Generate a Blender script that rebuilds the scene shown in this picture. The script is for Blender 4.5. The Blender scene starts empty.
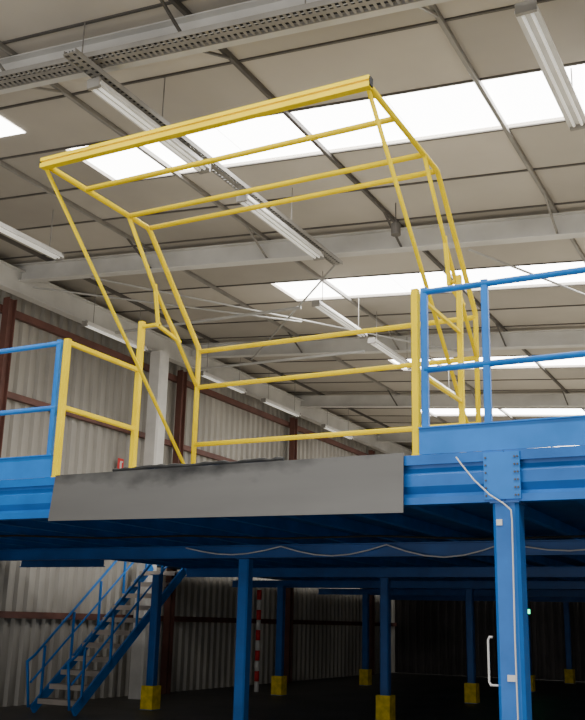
import bpy, bmesh, math, random
from mathutils import Vector, Matrix
random.seed(4)
S = bpy.context.scene
COL = S.collection

# ------------------------------------------------------------ camera
FPX, YAW, PIT, ROLL = 960.0, math.radians(27.8), math.radians(15.3), math.radians(1.4)
CAM = Vector((0, 0, 1.6))
F = Vector((-math.sin(YAW)*math.cos(PIT), math.cos(YAW)*math.cos(PIT), math.sin(PIT)))
R0 = Vector((math.cos(YAW), math.sin(YAW), 0))
U0 = R0.cross(F)
Rv = R0*math.cos(ROLL) + U0*math.sin(ROLL)
Uv = -R0*math.sin(ROLL) + U0*math.cos(ROLL)
cd = bpy.data.cameras.new('camera')
cam = bpy.data.objects.new('camera', cd); COL.objects.link(cam)
m = Matrix((Rv, Uv, -F)).transposed().to_4x4(); m.translation = CAM
cam.matrix_world = m
cd.sensor_fit = 'VERTICAL'; cd.sensor_height = 36; cd.lens = FPX/720*36
cd.clip_end = 200
S.camera = cam

# ------------------------------------------------------------ materials
def mat(name, c, rough=.5, metal=0, var=.12, scale=3.0, c2=None, thr=(.35, .7), bump=0, detail=5, stretch=None, spec=.5):
    M = bpy.data.materials.new(name); M.use_nodes = True
    nt = M.node_tree; b = nt.nodes['Principled BSDF']
    b.inputs['Roughness'].default_value = rough; b.inputs['Metallic'].default_value = metal
    b.inputs['Specular IOR Level'].default_value = spec
    tc = nt.nodes.new('ShaderNodeTexCoord'); mp = nt.nodes.new('ShaderNodeMapping')
    if stretch: mp.inputs['Scale'].default_value = stretch
    nz = nt.nodes.new('ShaderNodeTexNoise'); nz.inputs['Scale'].default_value = scale; nz.inputs['Detail'].default_value = detail
    rp = nt.nodes.new('ShaderNodeValToRGB')
    if c2 is None: c2 = tuple(max(0, v*(1-var*2)) for v in c)
    rp.color_ramp.elements[0].position = thr[0]; rp.color_ramp.elements[1].position = thr[1]
    rp.color_ramp.elements[0].color = (*c2, 1); rp.color_ramp.elements[1].color = (*c, 1)
    L = nt.links.new
    L(tc.outputs['Object'], mp.inputs[0]); L(mp.outputs[0], nz.inputs['Vector']); L(nz.outputs['Fac'], rp.inputs[0]); L(rp.outputs[0], b.inputs['Base Color'])
    if bump:
        bp = nt.nodes.new('ShaderNodeBump'); bp.inputs['Strength'].default_value = bump
        L(nz.outputs['Fac'], bp.inputs['Height']); L(bp.outputs[0], b.inputs['Normal'])
    return M
def emi(name, c, s):
    M = bpy.data.materials.new(name); M.use_nodes = True; nt = M.node_tree
    b = nt.nodes['Principled BSDF']
    b.inputs['Base Color'].default_value = (*c, 1)
    b.inputs['Emission Color'].default_value = (*c, 1); b.inputs['Emission Strength'].default_value = s
    return M
YEL = mat('yellow_paint', (.92, .68, 0), .5, var=.06, spec=.06)
YELD = mat('yellow_guard_paint', (.85, .62, .0), .5, var=.2, scale=8, spec=.2)
BLU = mat('blue_paint', (.010, .155, .55), .45, var=.14, spec=.35)
BLU2 = mat('light_blue_paint', (.014, .20, .66), .45, var=.12, spec=.35)
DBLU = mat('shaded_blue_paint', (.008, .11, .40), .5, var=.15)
DECK = mat('deck_underside', (.03, .18, .50), .6, var=.15)
DTOP = mat('deck_top_bounce', (.43, .40, .34), .7, var=.15)  # unseen pale top, chosen to bounce neutral light onto the ceiling
STEEL = mat('weathered_steel', (.15, .147, .14), .36, .3, c2=(.12, .118, .113), scale=1.0, thr=(.25, .6), stretch=(.5, 1, 3))
BLACK = mat('black_rubber', (.012, .012, .012), .7)
GALV = mat('galvanised', (.30, .285, .26), .5, .3)
RODM = mat('grey_rod_paint', (.42, .41, .385), .5, var=.1)
CEIL = mat('ceiling_panel', (.61, .56, .485), .8, var=.16, scale=.3, thr=(.3, .7))
WHITE = mat('white_paint', (.72, .70, .66), .5, var=.08)
BEAMW = mat('pale_beam_paint', (.66, .645, .61), .5, var=.12, scale=1.2)
DARKM = mat('dark_joint', (.10, .09, .08), .6)
RUST = mat('red_oxide_paint', (.15, .06, .045), .6, var=.15)
WALL = mat('corrugated_sheet', (.43, .405, .36), .55, .1, c2=(.23, .215, .19), scale=.6, thr=(.3, .68), stretch=(1, 1, .35), detail=8)
WALLD = mat('shade_toned_sheet', (.10, .09, .085), .7, .0, c2=(.035, .032, .03), scale=.5)  # darkness of the far end put into the sheet colour
FLOOR = mat('concrete_floor', (.11, .104, .096), .55, c2=(.06, .056, .052), scale=.8)
TREAD = mat('tread_metal', (.48, .42, .36), .5, .0)
RED = mat('red_paint', (.7, .03, .03), .5); 
SKY = emi('skylight_sheet', (1, .985, .945), 14)
TUBE = emi('lamp_tube', (.95, .93, .86), .35)
GREEN = emi('green_exit_glow', (.02, .9, .35), 6)
def mk(nt):
    def mnode(op, a, bb=None, cc=None):
        n = nt.nodes.new('ShaderNodeMath'); n.operation = op
        for i, v in enumerate((a, bb, cc)):
            if v is None: continue
            if hasattr(v, 'links'): nt.links.new(v, n.inputs[i])
            else: n.inputs[i].default_value = v
        return n.outputs[0]
    return mnode
# weathering on the flap: dark scuffs along its top middle
nt = STEEL.node_tree; b = nt.nodes['Principled BSDF']; src = b.inputs['Base Color'].links[0].from_socket
mnode = mk(nt)
tc = nt.nodes.new('ShaderNodeTexCoord'); sp = nt.nodes.new('ShaderNodeSeparateXYZ'); nt.links.new(tc.outputs['Object'], sp.inputs[0])
mpp = nt.nodes.new('ShaderNodeMapping'); mpp.inputs['Scale'].default_value = (.7, 1, 1.4); nt.links.new(tc.outputs['Object'], mpp.inputs[0])
nz = nt.nodes.new('ShaderNodeTexNoise'); nz.inputs['Scale'].default_value = 5; nz.inputs['Detail'].default_value = 6; nt.links.new(mpp.outputs[0], nz.inputs['Vector'])
dx = mnode('ABSOLUTE', mnode('ADD', sp.outputs['X'], -.1))
v = mnode('ADD', mnode('MULTIPLY_ADD', sp.outputs['Z'], 2.2, -.72), mnode('MULTIPLY', dx, -.20))
v = mnode('ADD', v, nz.outputs['Fac'])
mr = nt.nodes.new('ShaderNodeMapRange'); mr.inputs[1].default_value = .28; mr.inputs[2].default_value = .74; mr.inputs[3].default_value = 0; mr.inputs[4].default_value = .95; nt.links.new(v, mr.inputs[0])
mx = nt.nodes.new('ShaderNodeMix'); mx.data_type = 'RGBA'; mx.inputs[7].default_value = (.02, .02, .021, 1)
nt.links.new(mr.outputs[0], mx.inputs[0]); nt.links.new(src, mx.inputs[6]); nt.links.new(mx.outputs[2], b.inputs['Base Color'])
# every ceiling sheet has a slightly different tone
nt = CEIL.node_tree; b = nt.nodes['Principled BSDF']; src = b.inputs['Base Color'].links[0].from_socket; mnode = mk(nt)
ge = nt.nodes.new('ShaderNodeNewGeometry'); sp = nt.nodes.new('ShaderNodeSeparateXYZ'); nt.links.new(ge.outputs['Position'], sp.inputs[0])
fx = mnode('FLOOR', mnode('DIVIDE', mnode('ADD', sp.outputs['X'], 12.0), 2.35)); fy = mnode('FLOOR', mnode('DIVIDE', mnode('ADD', sp.outputs['Y'], -3.2), 1.18))
cb = nt.nodes.new('ShaderNodeCombineXYZ'); nt.links.new(fx, cb.inputs[0]); nt.links.new(fy, cb.inputs[1])
wn = nt.nodes.new('ShaderNodeTexWhiteNoise'); wn.noise_dimensions = '2D'; nt.links.new(cb.outputs[0], wn.inputs['Vector'])
val = mnode('MULTIPLY_ADD', wn.outputs['Value'], .34, .70)
mx = nt.nodes.new('ShaderNodeMix'); mx.data_type = 'RGBA'; mx.blend_type = 'MULTIPLY'; mx.inputs[0].default_value = 1
nt.links.new(src, mx.inputs[6]); nt.links.new(val, mx.inputs[7]); nt.links.new(mx.outputs[2], b.inputs['Base Color'])

# ------------------------------------------------------------ helpers
def box(bm, a, b):
    x0, x1 = sorted((a[0], b[0])); y0, y1 = sorted((a[1], b[1])); z0, z1 = sorted((a[2], b[2]))
    v = [bm.verts.new(p) for p in ((x0,y0,z0),(x1,y0,z0),(x1,y1,z0),(x0,y1,z0),(x0,y0,z1),(x1,y0,z1),(x1,y1,z1),(x0,y1,z1))]
    for f in ((0,3,2,1),(4,5,6,7),(0,1,5,4),(1,2,6,5),(2,3,7,6),(3,0,4,7)): bm.faces.new([v[i] for i in f])
def frame(d):
    d = d.normalized(); up = Vector((0, 0, 1))
    if abs(d.z) > .95: up = Vector((0, 1, 0))
    s = d.cross(up).normalized(); return s, s.cross(d).normalized()
def prism(bm, a, b, prof):
    """extrude a closed 2-D profile (side, up) from a to b"""
    a, b = Vector(a), Vector(b); s, u = frame(b-a)
    r0 = [bm.verts.new(a+s*p+u*q) for p, q in prof]; r1 = [bm.verts.new(b+s*p+u*q) for p, q in prof]
    n = len(prof)
    for i in range(n): bm.faces.new((r0[i], r0[(i+1) % n], r1[(i+1) % n], r1[i]))
    bm.faces.new(r0[::-1]); bm.faces.new(r1)
def bar(bm, a, b, w, h=None):
    h = h or w; c = min(w, h)*.12; w /= 2; h /= 2
    prism(bm, a, b, [(-w+c,-h),(w-c,-h),(w,-h+c),(w,h-c),(w-c,h),(-w+c,h),(-w,h-c),(-w,-h+c)])
def ibeam(bm, a, b, w, h, t=.014):
    w /= 2; h /= 2
    prism(bm, a, b, [(-w,-h),(w,-h),(w,-h+t),(t/2,-h+t),(t/2,h-t),(w,h-t),(w,h),(-w,h),(-w,h-t),(-t/2,h-t),(-t/2,-h+t),(-w,-h+t)])
def tube(bm, pts, r, n=12, jit=0):
    pts = [Vector(p) for p in pts]; rings = []
    s = None
    for i, p in enumerate(pts):
        if i == 0: d = pts[1]-p
        elif i == len(pts)-1: d = p-pts[i-1]
        else: d = (pts[i+1]-p).normalized()+(p-pts[i-1]).normalized()
        d.normalize()
        if s is None: s, u = frame(d)
        else:
            s = (s-d*s.dot(d)).normalized(); u = s.cross(d).normalized()
        k = 1.0
        if 0 < i < len(pts)-1:
            k = 1.0/max(.5, abs(d.dot((pts[i+1]-p).normalized())))
        k = min(k, 1.25)
        if jit: k *= 1+random.uniform(-jit, jit)
        rings.append([bm.verts.new(p+(s*math.cos(t)+u*math.sin(t))*r*k) for t in [2*math.pi*j/n for j in range(n)]])
    for A, B in zip(rings, rings[1:]):
        for j in range(n): bm.faces.new((A[j], A[(j+1) % n], B[(j+1) % n], B[j]))
    bm.faces.new(rings[0][::-1]); bm.faces.new(rings[-1])
def obj(name, bm, M, parent=None, smooth=False, loc=None):
    bmesh.ops.recalc_face_normals(bm, faces=bm.faces[:])
    me = bpy.data.meshes.new(name); bm.to_mesh(me); bm.free()
    if loc is None and not parent:
        c = sum((v.co for v in me.vertices), Vector())/len(me.vertices); c.z = min(v.co.z for v in me.vertices); loc = c
    me.materials.append(M)
    if smooth:
        for p in me.polygons: p.use_smooth = len(p.vertices) == 4
    o = bpy.data.objects.new(name, me); COL.objects.link(o)
    if parent:
        o.parent = parent
        off = Vector(parent['_o'])
        me.transform(Matrix.Translation(-off))
        o['_o'] = tuple(off)
    else:
        me.transform(Matrix.Translation(-Vector(loc))); o.location = loc; o['_o'] = tuple(loc)
    return o
def tag(o, label, cat, group=None):
    o['label'] = label; o['category'] = cat
    if group: o['group'] = group
    return o
def thing(name, label, cat, loc=(0, 0, 0), group=None):
    o = bpy.data.objects.new(name, None); COL.objects.link(o); o.location = loc; o['_o'] = tuple(loc); o.empty_display_size = .1
    return tag(o, label, cat, group)
def B(): return bmesh.new()
def part(name, M, parent, fn, smooth=False):
    bm = B(); fn(bm); return obj(name, bm, M, parent, smooth)
def struct(name, M, fn, parent=None):
    bm = B(); fn(bm); o = obj(name, bm, M, parent)
    if not parent: o['kind'] = 'structure'
    return o

# ------------------------------------------------------------ building shell
XW, YB, XR_ = -13.2, 37.0, 8.0
SL = .08
def rz(x): return 8.2-SL*(x-XW)
RAF = [1.1, 7.0, 12.9, 18.8, 24.7, 30.6, 36.5]
SKYB = [(y+2.1, y+3.28) for y in RAF[:-1]]
SKYX = [-8.45, -8.45, -8.45, -8.45, -10.0, -10.0]

struct('floor', FLOOR, lambda bm: box(bm, (XW-.3, -12, -.1), (XR_+.3, YB+.3, 0)))
def ceil_fn(bm):
    ys = [-1.0]; 
    for a, b in SKYB: ys += [a, b]
    ys.append(YB)
    def slab(x0, x1, y0, y1):
        v = [bm.verts.new((x, y, rz(x)+dz)) for dz in (0, .12) for x, y in ((x0,y0),(x1,y0),(x1,y1),(x0,y1))]
        for f in ((3,2,1,0),(4,5,6,7),(0,1,5,4),(1,2,6,5),(2,3,7,6),(3,0,4,7)): bm.faces.new([v[i] for i in f])
    for i in range(0, len(ys), 2): slab(XW-.3, XR_+.3, ys[i], ys[i+1])
    for (a, b), sx in zip(SKYB, SKYX): slab(XW-.3, sx, a, b)
ceiling = struct('ceiling', CEIL, ceil_fn)
for k in range(9):
    x = -12.0+2.35*k
    part('purlin', GALV if k % 3 else DARKM, ceiling, lambda bm: bar(bm, (x, -1, rz(x)-.035), (x, YB, rz(x)-.035), .05, .07))
y = SKYB[0][0]-1.18*2
while y < YB-1:
    part('panel_joint', DARKM, ceiling, lambda bm: bar(bm, (XW, y, rz(XW)-.008), (XR_, y, rz(XR_)-.008), .035, .02))
    y += 1.18
for i, (a, b) in enumerate(SKYB):
    def fn(bm):
        x = SKYX[i]
        while x < XR_:
            x1 = min(x+2.35, XR_+.3)
            v = [bm.verts.new((xx, yy, rz(xx)+.05)) for xx, yy in ((x+.003,a),(x1-.003,a),(x1-.003,b),(x+.003,b))]; bm.faces.new(v[::-1]); x = x1
    struct('window_%d' % (i+1), SKY, fn)
struct('window_7', SKY, lambda bm: bm.faces.new([bm.verts.new((xx, yy, rz(xx)-.01)) for xx, yy in ((-10.9, 8.0), (-10.9, 8.55), (-8.62, 8.55), (-8.62, 8.0))]))
def corr(bm, a, b, z0, z1f, pitch=.28, dep=.06):
    a, b = Vector(a), Vector(b); d = b-a; L = d.length; d.normalize(); n = Vector((-d.y, d.x, 0))
    prev = None; k = 0; s = 0
    prof = [(0, 0), (.35, 0), (.5, 1), (.85, 1)]
    while s < L:
        for t, h in prof:
            q = a+d*min(L, s+t*pitch)+n*h*dep
            v = (bm.verts.new((q.x, q.y, z0)), bm.verts.new((q.x, q.y, z1f(q.x))))
            if prev: bm.faces.new((prev[0], v[0], v[1], prev[1]))
            prev = v
        s += pitch
wl = struct('wall_left', WALL, lambda bm: corr(bm, (XW, YB, 0), (XW, -6, 0), 0, lambda x: rz(XW)+.05))
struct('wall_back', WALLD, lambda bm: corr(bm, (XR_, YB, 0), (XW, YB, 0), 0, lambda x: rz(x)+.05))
struct('wall_shade_backdrop', WALLD, lambda bm: corr(bm, (XR_, 33.2, 0), (XW+.1, 33.2, 0), 0, lambda x: 2.7))  # added dark wall, stands in for deep shade under the deck
struct('wall_right', WALL, lambda bm: corr(bm, (XR_, -6, 0), (XR_, YB, 0), 0, lambda x: rz(XR_)+.05))
for z, h in ((1.62, .12), (3.4, .1), (5.65, .12), (7.25, .14)):
    part('girt', RUST, wl, lambda bm: box(bm, (XW+.06, -6, z-h/2), (XW+.16, YB, z+h/2)))
struct('trim_1', BEAMW, lambda bm: ibeam(bm, (XW+.5, -1, 7.72), (XW+.5, YB, 7.72), .2, .46))
names = ['at the left photo edge', 'in mid wall behind the white pillar', 'behind the left end of the yellow gate rails', 'farthest along the left wall']
for i, y in enumerate(RAF[2:6]):
    o = part('wall_column', RUST, None, lambda bm: ibeam(bm, (XW+.27, y, 0), (XW+.27, y, 7.45), .16, .2))
    tag(o, 'red oxide steel wall column '+names[i], 'column')
o = part('pillar', WHITE, None, lambda bm: bar(bm, (-12.55, 17.3, 0), (-12.55, 17.3, 7.48), .34, .34))
tag(o, 'white square pillar against the corrugated wall beside the yellow swing post', 'pillar')
desc = ['behind the camera end of the roof', 'nearest at the top of the photo, carrying the perforated tray', 'crossing behind the top bars of the yellow gate', 'third across the photo, just past the second skylight', 'fourth across the photo, beyond the third skylight', 'fifth, far down the roof', 'last against the back wall']
for i, y in enumerate(RAF):
    t = thing('roof_beam', 'pale steel roof beam '+desc[i], 'roof beam', (XW+.2, y, rz(XW)-.25))
    part('beam', BEAMW, t, lambda bm: ibeam(bm, (XW+.1, y, rz(XW+.1)-.235), (XR_, y, rz(XR_)-.235), .19, .33))
    if 0 < i < 5:
        for k in range(1, 8):
            x = -12.0+2.35*k
            for s in (-1, 1):
                part('stay', DARKM if k % 2 else GALV, t, lambda bm: bar(bm, (x, y, rz(x)-.38), (x, y+s*.75, rz(x)-.06), .03))
# diagonal bracing rods between the beams
for j, (x0, y0, x1, y1, lb) in enumerate(((-11, 12.9, -6.0, 18.8, 'rising toward the far end'), (-6.0, 12.9, -11, 18.8, 'crossing it toward the pillar side'), (-3.9, 12.9, -1, 18.8, 'at the right above the blue handrail'), (-12.4, 12.9, -8.2, 15.9, 'short one at the left near the wall'))):
    dz = (.43, .48, .48, .53)[j]
    o = part('brace_rod', RODM, None, lambda bm: tube(bm, [(x0, y0, rz(x0)-dz), (x1, y1, rz(x1)-dz)], .018))
    tag(o, 'pale diagonal bracing rod under the second skylight, '+lb, 'brace')

# ------------------------------------------------------------ roof services
def tray(name, a, b, w, label):
    a, b = Vector(a), Vector(b); d = (b-a); L = d.length; d.normalize(); s, u = frame(d)
    t = thing(name, label, 'cable tray', tuple((a+b)/2))
    for sg in (-1, 1):
        part('side_rail', GALV, t, lambda bm: bar(bm, a+s*sg*w/2, b+s*sg*w/2, .008, .06))
    def sl(bm):
        k = 0
        while k < L:
            p = a+d*k-u*.02; bar(bm, p-s*w/2, p+s*w/2, .03, .006); k += .07
        bar(bm, a-u*.02, b-u*.02, .05, .005)
    part('perforated_base', GALV, t, sl)
    def cab(bm):
        for q in (-.3, 0, .25): tube(bm, [a+s*q*w, b+s*q*w], .012, 6)
    part('cables', BLACK, t, cab)
    n = max(2, int(L/2.5))
    for i in range(n):
        p = a+d*(L*(i+.5)/n)
        part('hanger', GALV, t, lambda bm: tube(bm, [p, (p.x, p.y, rz(p.x)-.02)], .008, 6))
tray('cable_tray', (-12.6, 6.72, rz(-12.6)-.5), (3, 6.72, rz(3)-.5), .22, 'long perforated cable tray running below the nearest roof beam')
tray('cable_tray', (-5.93, 6.35, 7.0), (-5.93, 12.7, 7.0), .14, 'perforated tray carrying the lamps above the yellow gate')
def lamp(x, y0, y1, z, label, w=.17):
    t = thing('strip_light', label, 'light', (x, (y0+y1)/2, z))
    part('housing', WHITE, t, lambda bm: prism(bm, (x, y0, z), (x, y1, z), [(-w/2,-.02),(-w*.25,.0),(w*.25,.0),(w/2,-.02),(w/2,.0),(w*.28,.07),(-w*.28,.07),(-w/2,0)]))
    for s in (-1, 1):
        part('tube', TUBE, t, lambda bm: tube(bm, [(x+s*w*.2, y0+.05, z-.025), (x+s*w*.2, y1-.05, z-.025)], .016, 8), True)
    for yy in (y0, y1):
        part('end_cap', GALV, t, lambda bm: box(bm, (x-w*.45, yy-.02, z-.045), (x+w*.45, yy+.02, z+.06)))
    for yy in (y0+.25, y1-.25):
        part('hanger', GALV, t, lambda bm: tube(bm, [(x, yy, z+.06), (x, yy, (rz(x)-.02) if abs(x+5.93) > .1 else 6.97)], .008, 6))
lamp(-5.93, 6.75, 8.85, 6.86, 'white strip light under the tray, nearer of the two above the yellow gate')
lamp(-5.93, 9.75, 12.0, 6.86, 'white strip light under the tray, crossing behind the top yellow bars')
lamp(-1.62, 7.2, 9.4, 6.72, 'large white strip light at the top right corner', .2)
lamp(-7.1, 14.3, 16.4, 7.0, 'white strip light under the second skylight, left of the tall yellow post')
lamp(-7.1, 16.8, 19.0, 7.0, 'white strip light just behind the tall yellow post')
lamp(-7.1, 19.6, 21.8, 7.0, 'white strip light far behind the right yellow swing frame')
for i, (a, b) in enumerate(((14.0, 16.0), (18.2, 20.2), (21.2, 23.2), (24.8, 26.8))):
    lamp(-12.0, a, b, 7.15, 'slim strip light along the left wall, '+['nearest of the row', 'second of the row', 'third of the row', 'farthest of the row'][i], .14)
lamp(-10.15, 9.0, 11.1, 7.2, 'strip light at the left photo edge level with the first skylight')
t = thing('pendant_lamp', 'small dark hanging floodlight near the right end of the yellow top bars', 'light', (-4.7, 12.0, 6.8))
def hexp(r): return [(r*math.cos(a*.524), r*math.sin(a*.524)) for a in range(12)]
part('shade', DARKM, t, lambda bm: prism(bm, (-4.7, 12.0, 7.0), (-4.7, 12.0, 7.17), hexp(.07)))
part('rod', DARKM, t, lambda bm: tube(bm, [(-4.7, 12, 7.17), (-4.7, 12, rz(-4.7)-.02)], .01, 6))
for i, (x, y, n) in enumerate(((-9.5, 14.5, 'nearer'), (-9.6, 17.6, 'farther'))):
    o = part('conduit', RODM, None, lambda bm: tube(bm, [(x-2.2, y+.1, rz(x)-.80), (x+2.0, y, rz(x)-.86)], .03, 8))
    tag(o, 'pale conduit pipe slung under the roof left of the yellow gate, %s one' % n, 'pipe')

# ------------------------------------------------------------ mezzanine
YF, ZD = 6.44, 2.77
XD = -12.9
GX0, GX1 = -5.70, -2.37
mz = thing('mezzanine_platform', 'blue steel mezzanine platform spanning the warehouse with deck, beams and joists', 'mezzanine', (-5, 18, 2.4))
def deck(z0, z1):
    def f(bm):
        box(bm, (-10.98, YF, z0), (4, 33, z1)); box(bm, (XD, YF, z0), (-10.98, 13.9, z1)); box(bm, (XD, 17.6, z0), (-10.98, 33, z1))
    return f
part('deck_underside', DECK, mz, deck(ZD-.04, ZD-.012))
part('deck_bounce_board', DTOP, mz, deck(ZD-.011, ZD))  # layer added as a reflector for the ceiling
def fb(bm, x0, x1):
    # open channel profile with lips, facing the viewer
    pr = [(YF+.06, 2.42), (YF-.04, 2.42), (YF-.04, 2.47), (YF-.028, 2.47), (YF-.028, 2.435), (YF+.0, 2.435), (YF+.012, 2.5), (YF-.015, 2.55), (YF-.015, 2.63), (YF+.012, 2.68), (YF, 2.735), (YF-.028, 2.735), (YF-.028, 2.70), (YF-.04, 2.70), (YF-.04, ZD), (YF+.06, ZD)]
    a = [bm.verts.new((x0, y, z)) for y, z in pr]; b = [bm.verts.new((x1, y, z)) for y, z in pr]; n = len(pr)
    for i in range(n): bm.faces.new((a[i], a[(i+1) % n], b[(i+1) % n], b[i]))
    bm.faces.new(a[::-1]); bm.faces.new(b)
part('front_beam', BLU, mz, lambda bm: fb(bm, XD, -1.735))
part('front_beam', BLU, mz, lambda bm: fb(bm, -1.73, 4))
for x0, x1 in ((XD, GX0-.03), (GX1+.03, 4)):
    part('toe_board', BLU2, mz, lambda bm: (box(bm, (x0, YF-.035, ZD+.003), (x1, YF-.029, ZD+.2)), box(bm, (x0, YF-.05, ZD+.19), (x1, YF-.029, ZD+.2))))
for y in (11.5, 16.5, 21.5, 26.5, 31.5):
    x0 = XD if y != 16.5 else -10.98
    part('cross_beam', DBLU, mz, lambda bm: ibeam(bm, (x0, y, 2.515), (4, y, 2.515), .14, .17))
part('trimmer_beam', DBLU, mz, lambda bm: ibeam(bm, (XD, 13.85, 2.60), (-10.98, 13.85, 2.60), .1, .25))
x = -10.9
while x < 3.8:
    part('joist', BLU2, mz, lambda bm: prism(bm, (x, YF+.07, 2.665), (x, 32.9, 2.665), [(-.03,-.065),(.03,-.065),(.03,-.055),(-.02,-.055),(-.02,.065),(-.03,.065)]))
    x += .72
for x in (-11.6, -12.3):
    part('joist', BLU2, mz, lambda bm: prism(bm, (x, YF+.07, 2.665), (x, 13.75, 2.665), [(-.03,-.065),(.03,-.065),(.03,-.055),(-.02,-.055),(-.02,.065),(-.03,.065)]))
e = part('end_plate', BLU2, mz, lambda bm: box(bm, (-1.87, YF-.055, 2.435), (-1.62, YF-.041, 2.755)))
for k in range(6):
    for q in (-1.855, -1.655, -1.635):
        part('bolt', DARKM, e, lambda bm: tube(bm, [(q, YF-.064, 2.46+k*.052), (q, YF-.054, 2.46+k*.052)], .0075, 6))
def column(x, y, label, guard=True, zt=2.42, w=.16):
    t = thing('support_column', label, 'column', (x, y, 0))
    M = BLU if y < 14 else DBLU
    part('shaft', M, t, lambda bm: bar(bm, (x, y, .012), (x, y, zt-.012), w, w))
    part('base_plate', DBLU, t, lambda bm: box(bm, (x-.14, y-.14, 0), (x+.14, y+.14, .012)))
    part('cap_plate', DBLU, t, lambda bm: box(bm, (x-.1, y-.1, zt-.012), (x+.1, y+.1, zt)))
    if guard:
        def g(bm):
            for s in (-1, 1):
                box(bm, (x-.13, y+s*.13, .012), (x+.13, y+s*.1, .42)); box(bm, (x+s*.13, y-.1, .012), (x+s*.1, y+.1, .42))
        part('impact_guard', YELD, t, g)
    return t
c0 = column(-1.73, YF+.03, 'nearest blue mezzanine column, large at the lower right', True, 2.42, .175)
part('tag', WHITE, c0, lambda bm: box(bm, (-1.75, YF-.065, 1.27), (-1.69, YF-.059, 1.31)))
part('tag', WHITE, c0, lambda bm: box(bm, (-1.79, YF-.065, 2.26), (-1.75, YF-.059, 2.30)))
part('pipe_handle', WHITE, c0, lambda bm: tube(bm, [(-1.82, YF-.03, 1.24), (-1.87, YF-.03, 1.24), (-1.88, YF-.03, 1.26), (-1.88, YF-.03, 1.52), (-1.87, YF-.03, 1.54), (-1.85, YF-.03, 1.54)], .007, 8))
for y, lb in ((11.5, 'second blue column, left of centre, full height in view'), (16.5, 'blue column at centre with yellow guard cut by the photo bottom'), (21.5, 'blue column just left of the nearest large column'), (26.5, 'blue column just right of the nearest large column'), (31.5, 'far blue column at the right photo edge')):
    column(-6.7, y, lb, y > 12)
for y, lb in ((15.4, 'blue column with yellow guard right beside the stair'), (20.4, 'blue column with yellow guard right of the striped pole'), (25.4, 'thin far blue column with yellow guard between striped pole and centre column'), (10.4, 'blue column outside the left edge in front of the stair')):
    column(-10.9, y, lb, True, 2.42 if y > 12 else 2.59)
column(-6.95, YF+.03, 'front blue column just outside the left edge under the deck', True, 2.42, .17)

# loading flap
fl = thing('loading_flap', 'long grey weathered steel plate hanging over the deck edge below the yellow gate', 'plate', (-4.6, YF-.08, 2.38))
def flap(bm):
    a = [(-5.655, YF-.10, 2.385), (-2.44, YF-.10, 2.36), (-2.45, YF-.06, 2.79), (-5.65, YF-.06, 2.78)]
    v0 = [bm.verts.new(p) for p in a]; v1 = [bm.verts.new((p[0], p[1]+.012, p[2])) for p in a]
    bm.faces.new(v0); bm.faces.new(v1[::-1])
    for i in range(4): bm.faces.new((v0[i], v1[i], v1[(i+1) % 4], v0[(i+1) % 4]))
part('plate', STEEL, fl, flap)
part('edge_strip', BLACK, fl, lambda bm: tube(bm, [(-5.05+i*.06, YF-.03, 2.798+random.uniform(-.004, .010)) for i in range(28)], .018, 8, .35))

# ------------------------------------------------------------ guardrails
def rail_run(name, M, label, x0, x1, posts, y):
    t = thing(name, label, 'guardrail', ((x0+x1)/2, y, ZD))
    for z in (4.0, 3.40):
        part('rail', M, t, lambda bm: tube(bm, [(x0, y, z), (x1, y, z)], .024), True)
    for px in posts:
        part('post', M, t, lambda bm: bar(bm, (px, y, ZD+.001), (px, y, 4.03), .05, .04))
rail_run('guardrail', BLU2, 'blue tubular guardrail on the deck edge left of the yellow gate', -9.5, -5.77, (-5.79, -7.4, -9.3), YF)
rail_run('guardrail', BLU2, 'blue tubular guardrail on the deck edge right of the yellow gate', -2.30, 4, (-2.30, -1.84, .2, 2.2), YF)

def side_guard(x, label, w, r):
    t = thing('side_barrier', label, 'barrier', (x, 7.0, ZD))
    part('front_post', YEL, t, lambda bm: bar(bm, (x, YF+.0, ZD+.001), (x, YF+.0, 4.03), .055, .055))
    part('pivot_post', YEL, t, lambda bm: bar(bm, (x, 7.52, ZD+.001), (x, 7.52, 4.51), w, w))
    for z in (4.0, 3.40):
        part('rail', YEL, t, lambda bm: bar(bm, (x, YF+.03, z), (x, 7.49, z), r, r))
    for yy in (YF, 7.52):
        part('foot_plate', YEL, t, lambda bm: box(bm, (x-.03, yy-.028, ZD+.001), (x+.03, yy+.06, ZD+.012)))
side_guard(GX0, 'yellow side barrier at the left end of the gate', .058, .042)
side_guard(GX1, 'yellow side barrier at the right end of the gate', .045, .03)

# ------------------------------------------------------------ the yellow pallet gate
XL, XR = -5.46, -2.44
g = thing('pallet_gate', 'large yellow tubular up-and-over pallet gate tilted up above the deck edge', 'safety gate', ((XL+XR)/2, 7.52, ZD))
part('front_bar', YEL, g, lambda bm: prism(bm, (XL-.02, 5.67, 5.37), (XR+.03, 5.67, 5.37), [(-.03,-.045),(.03,-.045),(.03,-.005),(.012,-.005),(.012,.014),(.03,.014),(.03,.045),(-.03,.045),(-.03,.014),(-.012,.014),(-.012,-.005),(-.03,-.005)]))
for x in (XL-.025, XR+.035):
    part('end_cap', BLACK, g, lambda bm: box(bm, (x-.006, 5.645, 5.335), (x+.006, 5.695, 5.405)))
for y in (6.23, 6.88, 7.21):
    part('top_bar', YEL, g, lambda bm: tube(bm, [(XL, y, 5.37), (XR, y, 5.37)], .024), True)
for z in (4.35, 3.96, 3.35, 2.98):
    part('rear_rail', YEL, g, lambda bm: tube(bm, [(XL, 8.22, z), (XR, 8.22, z)], .024), True)
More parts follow.
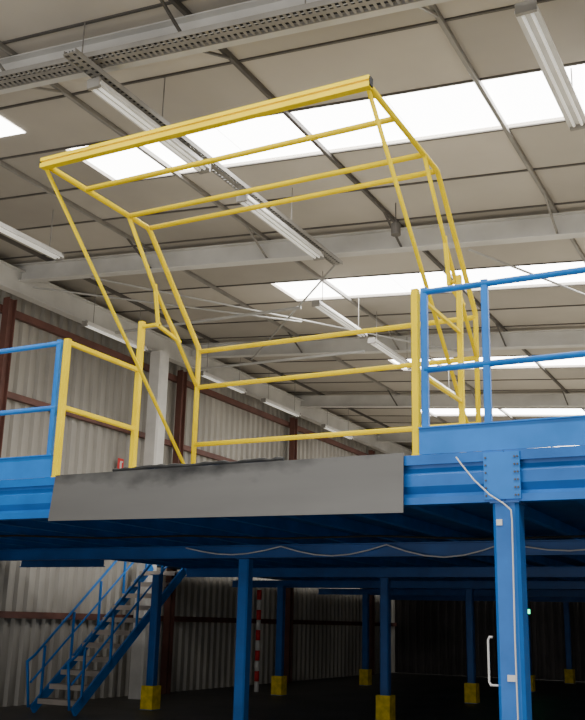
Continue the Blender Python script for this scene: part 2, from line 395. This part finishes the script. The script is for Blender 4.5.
for x in (XL, XR):
    sx = -1 if x == XL else 1
    k = 1.0 if sx < 0 else .88
    part('side_frame', YEL, g, lambda bm: tube(bm, [(x, 5.70, 5.37), (x, 7.17, 5.37), (x, 7.21, 5.36), (x, 7.25, 5.33), (x, 8.19, 4.41), (x, 8.22, 4.37), (x, 8.22, 4.32), (x, 8.22, 2.9)], .026*k), True)
    part('inner_arm', YEL, g, lambda bm: tube(bm, [(x, 6.88, 5.36), (x, 7.36, 4.80), (x, 8.2, 3.98)], .02*k), True)
    part('diagonal_brace', YEL, g, lambda bm: tube(bm, [(x, 5.70, 5.34), (x, 8.2, 2.98)], .017), True)
    def br(bm):
        bar(bm, (x, 7.37, 4.83), (x, 7.47, 4.42), .035, .03); bar(bm, (x, 7.45, 4.43), (x, 7.86, 4.36), .035, .03); bar(bm, (x, 7.40, 4.75), (x, 7.84, 4.38), .02, .03)
    part('pivot_bracket', YEL, g, br)
    L = .21 if sx < 0 else .042
    part('pivot_pin', YEL, g, lambda bm: tube(bm, [(x, 7.50, 4.45), (x+sx*L, 7.50, 4.45)], .02))

# ------------------------------------------------------------ stair
SX0, SX1, SY0, SY1 = -12.02, -11.12, 13.5, 16.75
st = thing('steel_staircase', 'blue steel staircase with grey-brown treads climbing to the mezzanine at lower left', 'staircase', (-11.57, SY0, 0))
for x in (SX0, SX1):
    part('stringer', BLU2, st, lambda bm: prism(bm, (x, SY0, .05), (x, SY1, ZD-.1), [(-.02,-.085),(.02,-.085),(.02,.085),(-.02,.085)]))
    def hr(bm):
        a = Vector((x, SY0-.05, .95)); b = Vector((x, SY1-.1, ZD+.85))
        tube(bm, [(x, SY0-.1, .1), (x, SY0-.22, .85), a, b], .024, 8)
    part('handrail', BLU2, st, hr, True)
    part('mid_rail', BLU2, st, lambda bm: tube(bm, [(x, SY0-.1, .5), (x, SY1-.1, ZD+.38)], .02, 8), True)
    for k in (.06, .28, .5, .72, .94):
        yy = SY0+(SY1-SY0)*k; zz = (ZD-.1)*k
        part('baluster', BLU2, st, lambda bm: bar(bm, (x, yy, zz), (x, yy, zz+.95), .04, .04))
NT = 12
for i in range(NT-1):
    z = ZD*(i+1)/NT; yy = SY0+(SY1-SY0)*(i+.9)/NT
    part('tread', TREAD, st, lambda bm: (box(bm, (SX0+.02, yy-.14, z-.03), (SX1-.02, yy+.14, z)), box(bm, (SX0+.02, yy-.145, z-.085), (SX1-.02, yy-.135, z+.001))))

# ------------------------------------------------------------ small things
def on(px, py, Y):
    d = F*FPX+Rv*(px-292.5)-Uv*(py-360); t = Y/d.y; return CAM+d*t
cp = [on(x, y, YF-.09) for x, y in ((456, 457), (462, 465), (474, 480), (490, 495), (503, 503), (511, 510))]
cp2 = [on(x, y, YF-.085) for x, y in ((512, 520), (513, 560), (515, 640), (518, 720), (520, 790))]
o = part('power_cable', WHITE, None, lambda bm: tube(bm, cp+cp2, .0055, 8), True)
tag(o, 'white cable drooping over the blue beam and down the nearest column', 'cable')
sag = []
for s in range(7):
    for k in range(6):
        t_ = k/6; sag.append((-7.6+(s+t_)*1.5, 11.37, 2.57-.10*math.sin(math.pi*t_)*(1+.3*(s % 3))))
o = part('sagging_cable', WHITE, None, lambda bm: tube(bm, sag, .009, 6))
tag(o, 'thin pale sagging cable along the dark beam under the deck', 'cable')
o = part('ceiling_cable', BLACK, None, lambda bm: tube(bm, [(-10.8, 8.4, 2.58)]+[(-10.8+i*1.1, 8.6+.25*i, 2.56-.03*(i % 2)) for i in range(1, 10)], .014, 6))
tag(o, 'thin dark cable strung below the mezzanine deck', 'cable')
t = thing('striped_pole', 'red and white striped pole under the mezzanine beside the second blue column', 'pole', (-11.8, 20.95, 0))
for k in range(10):
    part('band', RED if k % 2 else WHITE, t, lambda bm: tube(bm, [(-11.8, 20.95, .235*k), (-11.8, 20.95, .235*(k+1))], .055, 12), True)
t = thing('wall_sign', 'small red fire equipment sign on the corrugated wall behind the left barrier', 'sign', (XW+.17, 16.76, 4.7))
part('panel', RED, t, lambda bm: box(bm, (XW+.165, 16.66, 4.72), (XW+.175, 16.86, 4.98)))
part('symbol', WHITE, t, lambda bm: (box(bm, (XW+.175, 16.73, 4.76), (XW+.179, 16.79, 4.9)), box(bm, (XW+.175, 16.74, 4.9), (XW+.179, 16.83, 4.93))))
t = thing('exit_light', 'small glowing green emergency light right of the nearest column', 'emergency light', (-6.72, 26.38, 2.0))
part('housing', WHITE, t, lambda bm: box(bm, (-6.8, 26.37, 1.97), (-6.56, 26.42, 2.1)))
part('lens', GREEN, t, lambda bm: box(bm, (-6.79, 26.36, 1.98), (-6.57, 26.37, 2.09)))

# ------------------------------------------------------------ light
w = bpy.data.worlds.new('world'); S.world = w; w.use_nodes = True
w.node_tree.nodes['Background'].inputs[0].default_value = (1, .98, .95, 1)
w.node_tree.nodes['Background'].inputs[1].default_value = .7
def area(name, loc, tgt, sx, sy, e, c):
    l = bpy.data.lights.new(name, 'AREA'); l.shape = 'RECTANGLE'; l.size = sx; l.size_y = sy; l.energy = e; l.color = c
    o = bpy.data.objects.new(name, l); COL.objects.link(o); o.location = loc
    o.rotation_euler = (Vector(tgt)-Vector(loc)).to_track_quat('-Z', 'Y').to_euler()
area('ceiling_fill', (-3, -4.5, 3.6), (-5, 12, 9), 14, 5, 420, (1, .96, .9))  # added fill lamp behind the camera, lifts the ceiling
area('underdeck_fill', (-6, -2.5, .9), (-7, 12, 2.6), 8, 1.4, 200, (.97, .98, 1))  # added low fill lamp, brightens the deck underside and stair
for o in bpy.data.objects:
    if '_o' in o: del o['_o']
